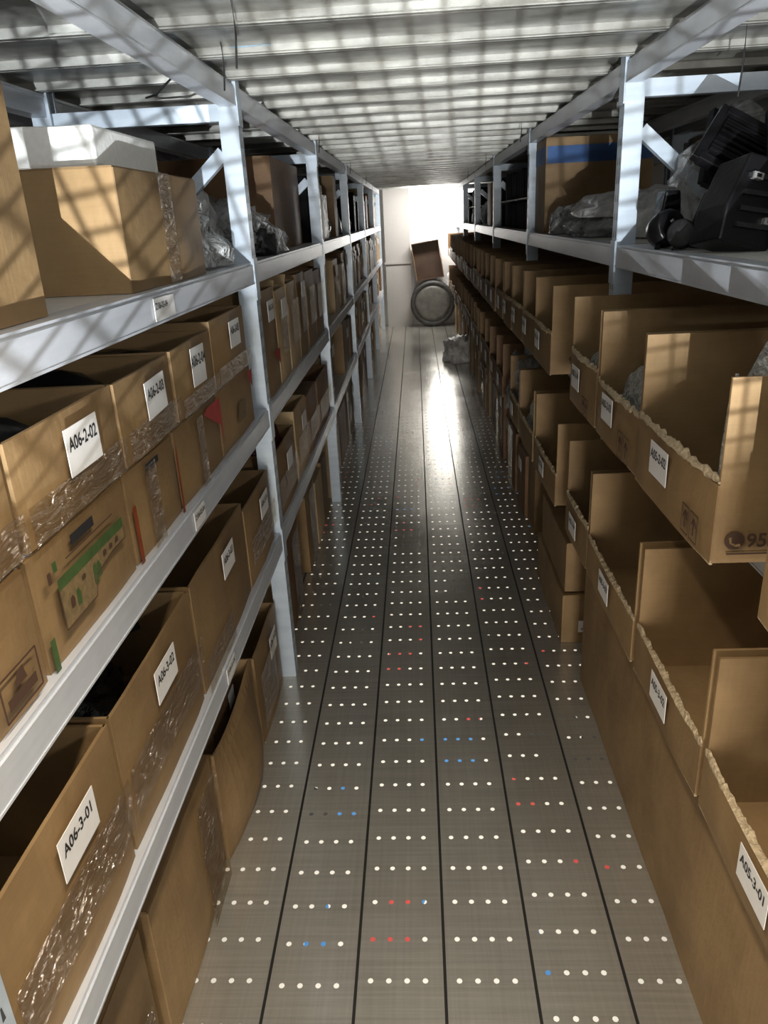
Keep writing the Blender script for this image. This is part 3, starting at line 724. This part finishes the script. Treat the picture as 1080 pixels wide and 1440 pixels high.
# ------------------------------------------------------------------ far bays, both sides
SHN = {2: 'middle shelf', 3: 'lower shelf', 4: 'floor row', 1: 'top shelf'}
ORDL = ['nearest', 'second', 'third', 'fourth', 'fifth', 'sixth', 'seventh', 'eighth']
def fill(side, level, bay, ys, ye, z, hmax, rnd):
    s = 1 if side == 'left' else -1
    y = ys; k = 0
    while y < ye-.14 and k < 8:
        low = side == 'right' and level in (2, 3)
        w = rnd.uniform(.36, .43) if low else rnd.uniform(.18, .40)
        if y+w > ye: w = ye-y
        where = '%s in the %s bay of the %s %s' % (ORDL[k], BAYN[bay], side, SHN[level])
        fine = bay <= 1
        if low:
            carton('cut-down brown picking box, '+where, -1, RX+rnd.uniform(0, .012), y, y+w-.012, z, .305, .6, True, .125+rnd.uniform(-.02, .02), rnd.choice(['kraft', 'kraft', 'kraft_dark']), rnd.uniform(-.01, .01),
                   'cut-down boxes in the far right bays', lab=(rnd.uniform(-.03, .03), .08), labsize=(.11, .07), fine=fine)
        else:
            kind = rnd.random()
            xf = (BX if s > 0 else XR+.02)+(-s)*rnd.uniform(0, .03)
            if level == 4: xf = -.56 if s > 0 else .56+rnd.uniform(0, .03)
            h = hmax*rnd.uniform(.72, .98)
            if level != 4 and rnd.random() < .5: h = hmax*rnd.uniform(.86, .98)
            if kind < .5:
                carton('open brown box, '+where, s, xf, y, y+w-.014, z, h, .48, True, None, rnd.choice(['kraft', 'kraft', 'kraft_light', 'kraft_dark']), rnd.uniform(-.01, .01), 'open boxes in the far bays',
                       lab=(0, h-.07) if rnd.random() < .7 else None, tape=((.0, 1, .3, .6),) if rnd.random() < .6 else (), fine=fine)
            elif kind < .86:
                carton('closed taped carton, '+where, s, xf, y, y+w-.014, z, h, .48, False, None, rnd.choice(['kraft', 'kraft_light', 'kraft_dark', 'kraft_dark']), rnd.uniform(-.01, .01), 'closed cartons in the far bays',
                       lab=(0, h-.08) if rnd.random() < .4 else None, tape=((.2, .8, .0, 1),) if rnd.random() < .6 else (), fine=fine)
            else:
                mm, nm = rnd.choice((('grey_bag', 'grey plastic bag'), ('dark_bag', 'black plastic bag'), ('wrap', 'clear plastic bag')))
                crumple(nm.replace(' ', '_'), 'stuffed '+nm+', '+where, 'plastic bag', (xf-s*.24, y+w/2, z+.001), (.34, (w-.02)*.68, h*.75), M[mm], rnd.uniform(0, 90), amp=.25, sub=3, group='stuffed bags in the far bays')
        y += w+(rnd.uniform(.0, .05) if not low else 0); k += 1
rr = random.Random(21)
# left bay two built to the photograph, the rest filled in the same manner
lb2 = [(2.53, 2.80, 'A06-2-06', .355, 'kraft'), (2.815, 3.06, None, .335, 'kraft_light'), (3.075, 3.34, None, .338, 'kraft_light'), (3.355, 3.60, None, .355, 'kraft'), (3.64, 3.93, None, .345, 'kraft'), (3.95, 4.24, None, .33, 'kraft_dark')]
for n, (a, c, cd, hh, m) in enumerate(lb2):
    o = carton('tall brown carton, %s in the second bay of the left middle shelf' % ORDL[n], 1, BX, a, c, z2, hh, .5, True, None, m, RND.uniform(-.008, .008), 'tall cartons in the second left bay',
           code=cd, lab=(.0, hh-.07) if n in (0, 1, 3) else None, tape=((.1, .9, .3, .8),) if n else (), bulge=.007, flaps=(('near', 2.4, .05),) if n in (1, 2) else ())
    if n == 0: quad_part(o, 1, .262, [(.0, .14), (.12, .14), (.12, .08)], M['red'], 'red_triangle')
lb3 = [(2.52, 2.95, .25, 'kraft', True), (3.0, 3.32, .29, 'kraft_light', True), (3.36, 3.70, .27, 'kraft_dark', False), (3.76, 4.22, .26, 'kraft_dark', True)]
for n, (a, c, hh, m, op) in enumerate(lb3):
    carton('brown carton, %s in the second bay of the left lower shelf' % ORDL[n], 1, BX, a, c, z3, hh, .5, op, None, m, RND.uniform(-.008, .008), 'cartons in the second left bay, lower shelf', lab=(.02, hh-.08) if n in (0, 1) else None, bulge=.008, tape=((0, 1, .2, .6),))
crumple('red_bag', 'dark red shiny plastic bag bulging from a box past the first left post', 'bag', (-.66, 2.73, z3+.008), (.24, .34, .33), M['maroon'], 7.7, amp=.4)
fill('left', 4, 1, 2.55, 4.2, 0, .40, rr)
fill('right', 4, 1, 3.3, 4.25, 0, .46, rr)
crumple('plastic_bag', 'dark grey bag hanging low at the second right post', 'plastic bag', (.58, 4.06, z3+.001), (.2, .2, .28), M['grey_bag'], 55)
for bay in range(2, 6):
    ya, yb = postY(bay-1)+.07, postY(bay)-.02
    for lv, z, hm in ((2, z2, .365), (3, z3, .355), (4, 0, .49)):
        fill('left', lv, bay, ya, yb, z, hm, rr); fill('right', lv, bay, ya, yb, z, hm, rr)
    # top shelf: standing packs and bags
    for side, s, xf in (('left', 1, -.56), ('right', -1, .66)):
        y = ya; k = 0
        while y < yb-.2 and k < 6:
            w = rr.uniform(.2, .38)
            where = '%s in the %s bay of the %s top shelf' % (ORDL[k], BAYN[bay], side)
            q = rr.random()
            if bay == 2 and side == 'right': q = .1
            if q < .45:
                tiers = 2 if side == 'right' else 1
                for tier in range(tiers):
                    h0 = .17 if tiers == 2 else rr.uniform(.26, .38)
                    t = thing('parts_pack', ('' if tiers == 1 else ('lower ' if tier == 0 else 'upper '))+'black wrapped pack, '+where, 'parts pack', (xf-s*.2, y+w/2, z1+.001+tier*.185), 0, 'wrapped packs on the far top shelves')
                    b = MB(); n = 3
                    for j in range(n): b.box(-.19, .19, -w/2+.004+j*(w-.02)/n, -w/2+(j+1)*(w-.02)/n-.008, 0, h0*rr.uniform(.9, 1))
                    b.build('black_panels', M['black_dull'], t, bevel=.006)
                    if tier == 0 and tiers == 2:
                        b = MB(); b.box(-.2, .2, -w/2+.002, w/2-.012, h0+.002, h0+.010); b.build('board_cover', M['paper'], t)
                    elif tiers == 1:
                        b = MB(); b.slab((s*.195, -s*(w/2-.012), .0), (0, s*(w-.03), 0), (0, 0, h0*.9), .001, 4, 4, .004, .004); b.build('clear_wrap', M['wrap'], t)
            elif q < .75:
                carton('upright carton, '+where, s, xf, y, y+w-.02, z1, rr.uniform(.28, .42), .4, False, None, rr.choice(['kraft_light', 'kraft', 'kraft_dark']), 0, 'upright cartons on the far top shelves', fine=False)
            else:
                crumple('plastic_bag', 'standing clear plastic bag, '+where, 'plastic bag', (xf-s*.2, y+w/2, z1+.001), (.34, w*.75, rr.uniform(.22, .32)), M[rr.choice(['wrap', 'white_bag', 'grey_bag'])], rr.uniform(0, 99), amp=.25, sub=3, group='standing bags on the far top shelves')
            y += w+.02; k += 1

# ------------------------------------------------------------------ far end of the aisle
t = thing('round_tub', 'round dark grey tub standing on edge against the far wall', 'tub', (.24, 12.02, 0))
mx = Matrix.Translation((0, 0, .345)) @ Matrix.Rotation(PI/2, 4, 'X')
b = MB(); b.lathe([(.30, -.16), (.335, -.12), (.34, .10), (.325, .135), (.29, .14), (.275, .12)], 48, 0, mx); b.build('rim', M['drum'], t, True)
b = MB(); b.lathe([(.27, .10), (.27, .122), (.21, .126), (.0, .126)][:3], 48, 0, mx); b.build('face', M['drum_face'], t, True)
t = thing('open_carton', 'dark brown open carton tilted on top of the round tub', 'cardboard box', (.215, 12.02, .70)); t.rotation_euler = (0, -.14, 0)
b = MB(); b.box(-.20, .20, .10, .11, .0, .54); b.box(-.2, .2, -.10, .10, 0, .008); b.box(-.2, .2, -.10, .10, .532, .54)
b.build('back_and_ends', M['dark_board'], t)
b = MB(); b.box(-.208, -.2, -.11, .11, 0, .54); b.build('side_panel', M['kraft'], t)
b = MB(); b.box(.2, .208, -.11, .11, 0, .54); b.build('side_panel', M['kraft_dark'], t)
crumple('plastic_bag', 'pale crumpled plastic bag on the floor near the far right end', 'plastic bag', (.47, 9.0, .001), (.32, .55, .24), M['white_bag'], 17.5, amp=.55)
crumple('plastic_bag', 'small pale bag tucked between the tub and the right rack', 'plastic bag', (.50, 11.72, .62), (.10, .12, .16), M['white_bag'], 19, amp=.4)

# ------------------------------------------------------------------ small things under the deck
def tie(label, x, y, z0, z1_, grp):
    b = MB(); b.tube([(x, y, z1_), (x+.002, y+.002, (z0+z1_)/2), (x-.003, y, z0)], .0022, 6)
    tag(b.build('cable_tie', M['black_matt']), label, 'cable tie', grp)
tie('black cable tie hanging above the left beam near the camera', -.335, 1.68, 1.885, 2.003, 'cable ties')
tie('black cable tie hanging over the first left post', -.44, 2.03, 1.90, 2.003, 'cable ties')
tie('long black cable tie hanging over the right top shelf', .79, 2.09, 1.83, 2.003, 'cable ties')
for i in range(1, 4):
    tie('short black tie under the deck at the %s left post' % BAYN[i], XL+.06, postY(i)-.35, 1.90, 2.003, 'cable ties'); tie('short black tie under the deck at the %s right post' % BAYN[i], XR-.09, postY(i)-.35, 1.90, 2.003, 'cable ties')
b = MB(); b.tube([(-.80, 2.56, 1.972), (-.72, 2.40, 1.955), (-.63, 2.25, 1.968), (-.555, 2.15, 1.977)], .003, 6); tag(b.build('thin_cable', M['black_matt']), 'thin black cable curving under the deck at upper left', 'cable')
b = MB(); b.slab((-.43, 2.115, 1.998), (.10, 0, 0), (0, -.035, 0), .001, 3, 1); tag(b.build('blue_tape', M['blue_tape']), 'strip of blue tape stuck under the overhead deck', 'tape')

# ------------------------------------------------------------------ lamps and added lights
def area(name, loc, size, energy, col, target=None, rot=None, sy=None):
    l = bpy.data.lights.new(name, 'AREA'); l.energy = energy; l.color = col; l.size = size
    if sy: l.shape = 'RECTANGLE'; l.size_y = sy
    o = bpy.data.objects.new(name, l); COL.objects.link(o); o.location = loc
    if target: o.rotation_euler = (Vector(target)-Vector(loc)).to_track_quat('-Z', 'Y').to_euler()
    elif rot: o.rotation_euler = rot
    return o
for k in range(3):
    area('lower_storey_lamp', (0, 1.5+4.2*k, -.5), 2.4, 70, (1, .95, .86), rot=(0, 0, 0), sy=3.8)
area('far_end_lamp', (.35, 11.2, 1.93), .9, 40, (1, .97, .93), target=(.35, 12.6, .8), sy=.25)
area('far_side_lamp', (.42, 11.95, 1.45), .40, 17, (1, .97, .92), target=(-.6, 6.5, .9), sy=.9)
area('right_rack_fill', (.95, -1.1, 1.68), .25, 13, (1, .96, .9), target=(.9, 3, 1.62), sy=.1)  # unseen fill added to brighten the goods on the right top shelf
area('low_fill_light', (.0, -3.0, .60), .8, 95, (1, .94, .86), target=(.0, 3, 1.2), sy=.7)  # general fill added low behind the camera, out of view
# overhead tube fill light and its housing, added out of view to brighten boxes and floor
o = area('overhead_fill_light', (-.08, .35, 1.925), .06, 12.5, (1, .87, .70), rot=(0, 0, 0), sy=1.1); o.data.spread = 1.85
t = thing('added_fill_tube', 'added tube fill light under the deck above the near end of the aisle', 'lamp', (-.08, .35, 1.93))
b = MB(); b.box(-.04, .04, -.6, .6, .003, .0712); b.build('housing', M['beam'], t)
for k in (-1, 1):
    b = MB(); b.box(-.035, .035, k*.575-.02, k*.575+.02, -.03, .003); b.build('end_cap', M['beam'], t)
def grid_spot(lp, aim, energy, cone, half, gap, rot, label):  # unseen spot and wire mesh on legs, added to throw the grid pattern
    lp = Vector(lp); aim = Vector(aim); q = (aim-lp).to_track_quat('-Z', 'Y')
    l = bpy.data.lights.new('pattern_spot', 'SPOT'); l.energy = energy; l.color = (.93, .97, 1.); l.spot_size = cone; l.spot_blend = .35; l.shadow_soft_size = .002
    o = bpy.data.objects.new('pattern_spot', l); COL.objects.link(o); o.location = lp; o.rotation_euler = q.to_euler()
    g = MB(); mx = q.to_matrix().to_4x4() @ Matrix.Rotation(rot, 4, 'Z'); mx.translation = lp+(aim-lp).normalized()*.45
    n = int(half/gap)
    for a in range(-n, n+1):
        k = a*gap
        for p in ((k, -half, k, half), (-half, k, half, k)):
            g.bar(mx @ Vector((p[0], p[1], 0)), mx @ Vector((p[2], p[3], 0)), .0015, .0015)
    c = mx @ Vector((0, 0, 0)); t = thing('shadow_mesh', label, 'wire guard', (c.x, c.y, 0))
    o = g.build('wire_mesh', M['grey_plastic'], t); o.location = (-c.x, -c.y, 0)
    for k in (-1, 1):
        a = mx @ Vector((k*half, -half, 0)); b2 = mx @ Vector((k*half, half, 0)); q = a if a.z < b2.z else b2; b = MB()
        b.bar((q.x-c.x, q.y-c.y, .001), (q.x-c.x, q.y-c.y, q.z), .012, .012); b.build('stand_leg', M['grey_plastic'], t)
grid_spot((.08, -.9, .88), (.05, .60, 2.1), 600, 1.17, .42, .0125, .15, 'wire mesh added in front of the aisle spot to cast a grid')
grid_spot((-.95, -.75, 1.60), (-.86, .75, 2.2), 330, .72, .30, .0125, .35, 'wire mesh added in front of the left rack spot to cast a grid')

w = bpy.data.worlds.new('room_air'); S.world = w; w.use_nodes = True
bg = w.node_tree.nodes['Background']; bg.inputs[0].default_value = (1, .93, .84, 1); bg.inputs[1].default_value = .17

# ------------------------------------------------------------------ camera
cd = bpy.data.cameras.new('camera'); cam = bpy.data.objects.new('camera', cd); COL.objects.link(cam)
F, PIT, YAW, ROL = 1062., .3713, -.0561, .0513
cd.sensor_fit = 'HORIZONTAL'; cd.sensor_width = 36.; cd.lens = 36.*F/1080.
fw = Vector((math.sin(YAW)*math.cos(PIT), math.cos(YAW)*math.cos(PIT), -math.sin(PIT)))
rt = Vector((math.cos(YAW), -math.sin(YAW), 0)); dn = fw.cross(rt)
r = rt*math.cos(ROL)+dn*math.sin(ROL); d = -rt*math.sin(ROL)+dn*math.cos(ROL)
m = Matrix((r, -d, -fw)).transposed().to_4x4(); m.translation = Vector((0, 0, 1.6))
cam.matrix_world = m
cd.clip_start = .02; cd.clip_end = 100
S.camera = cam
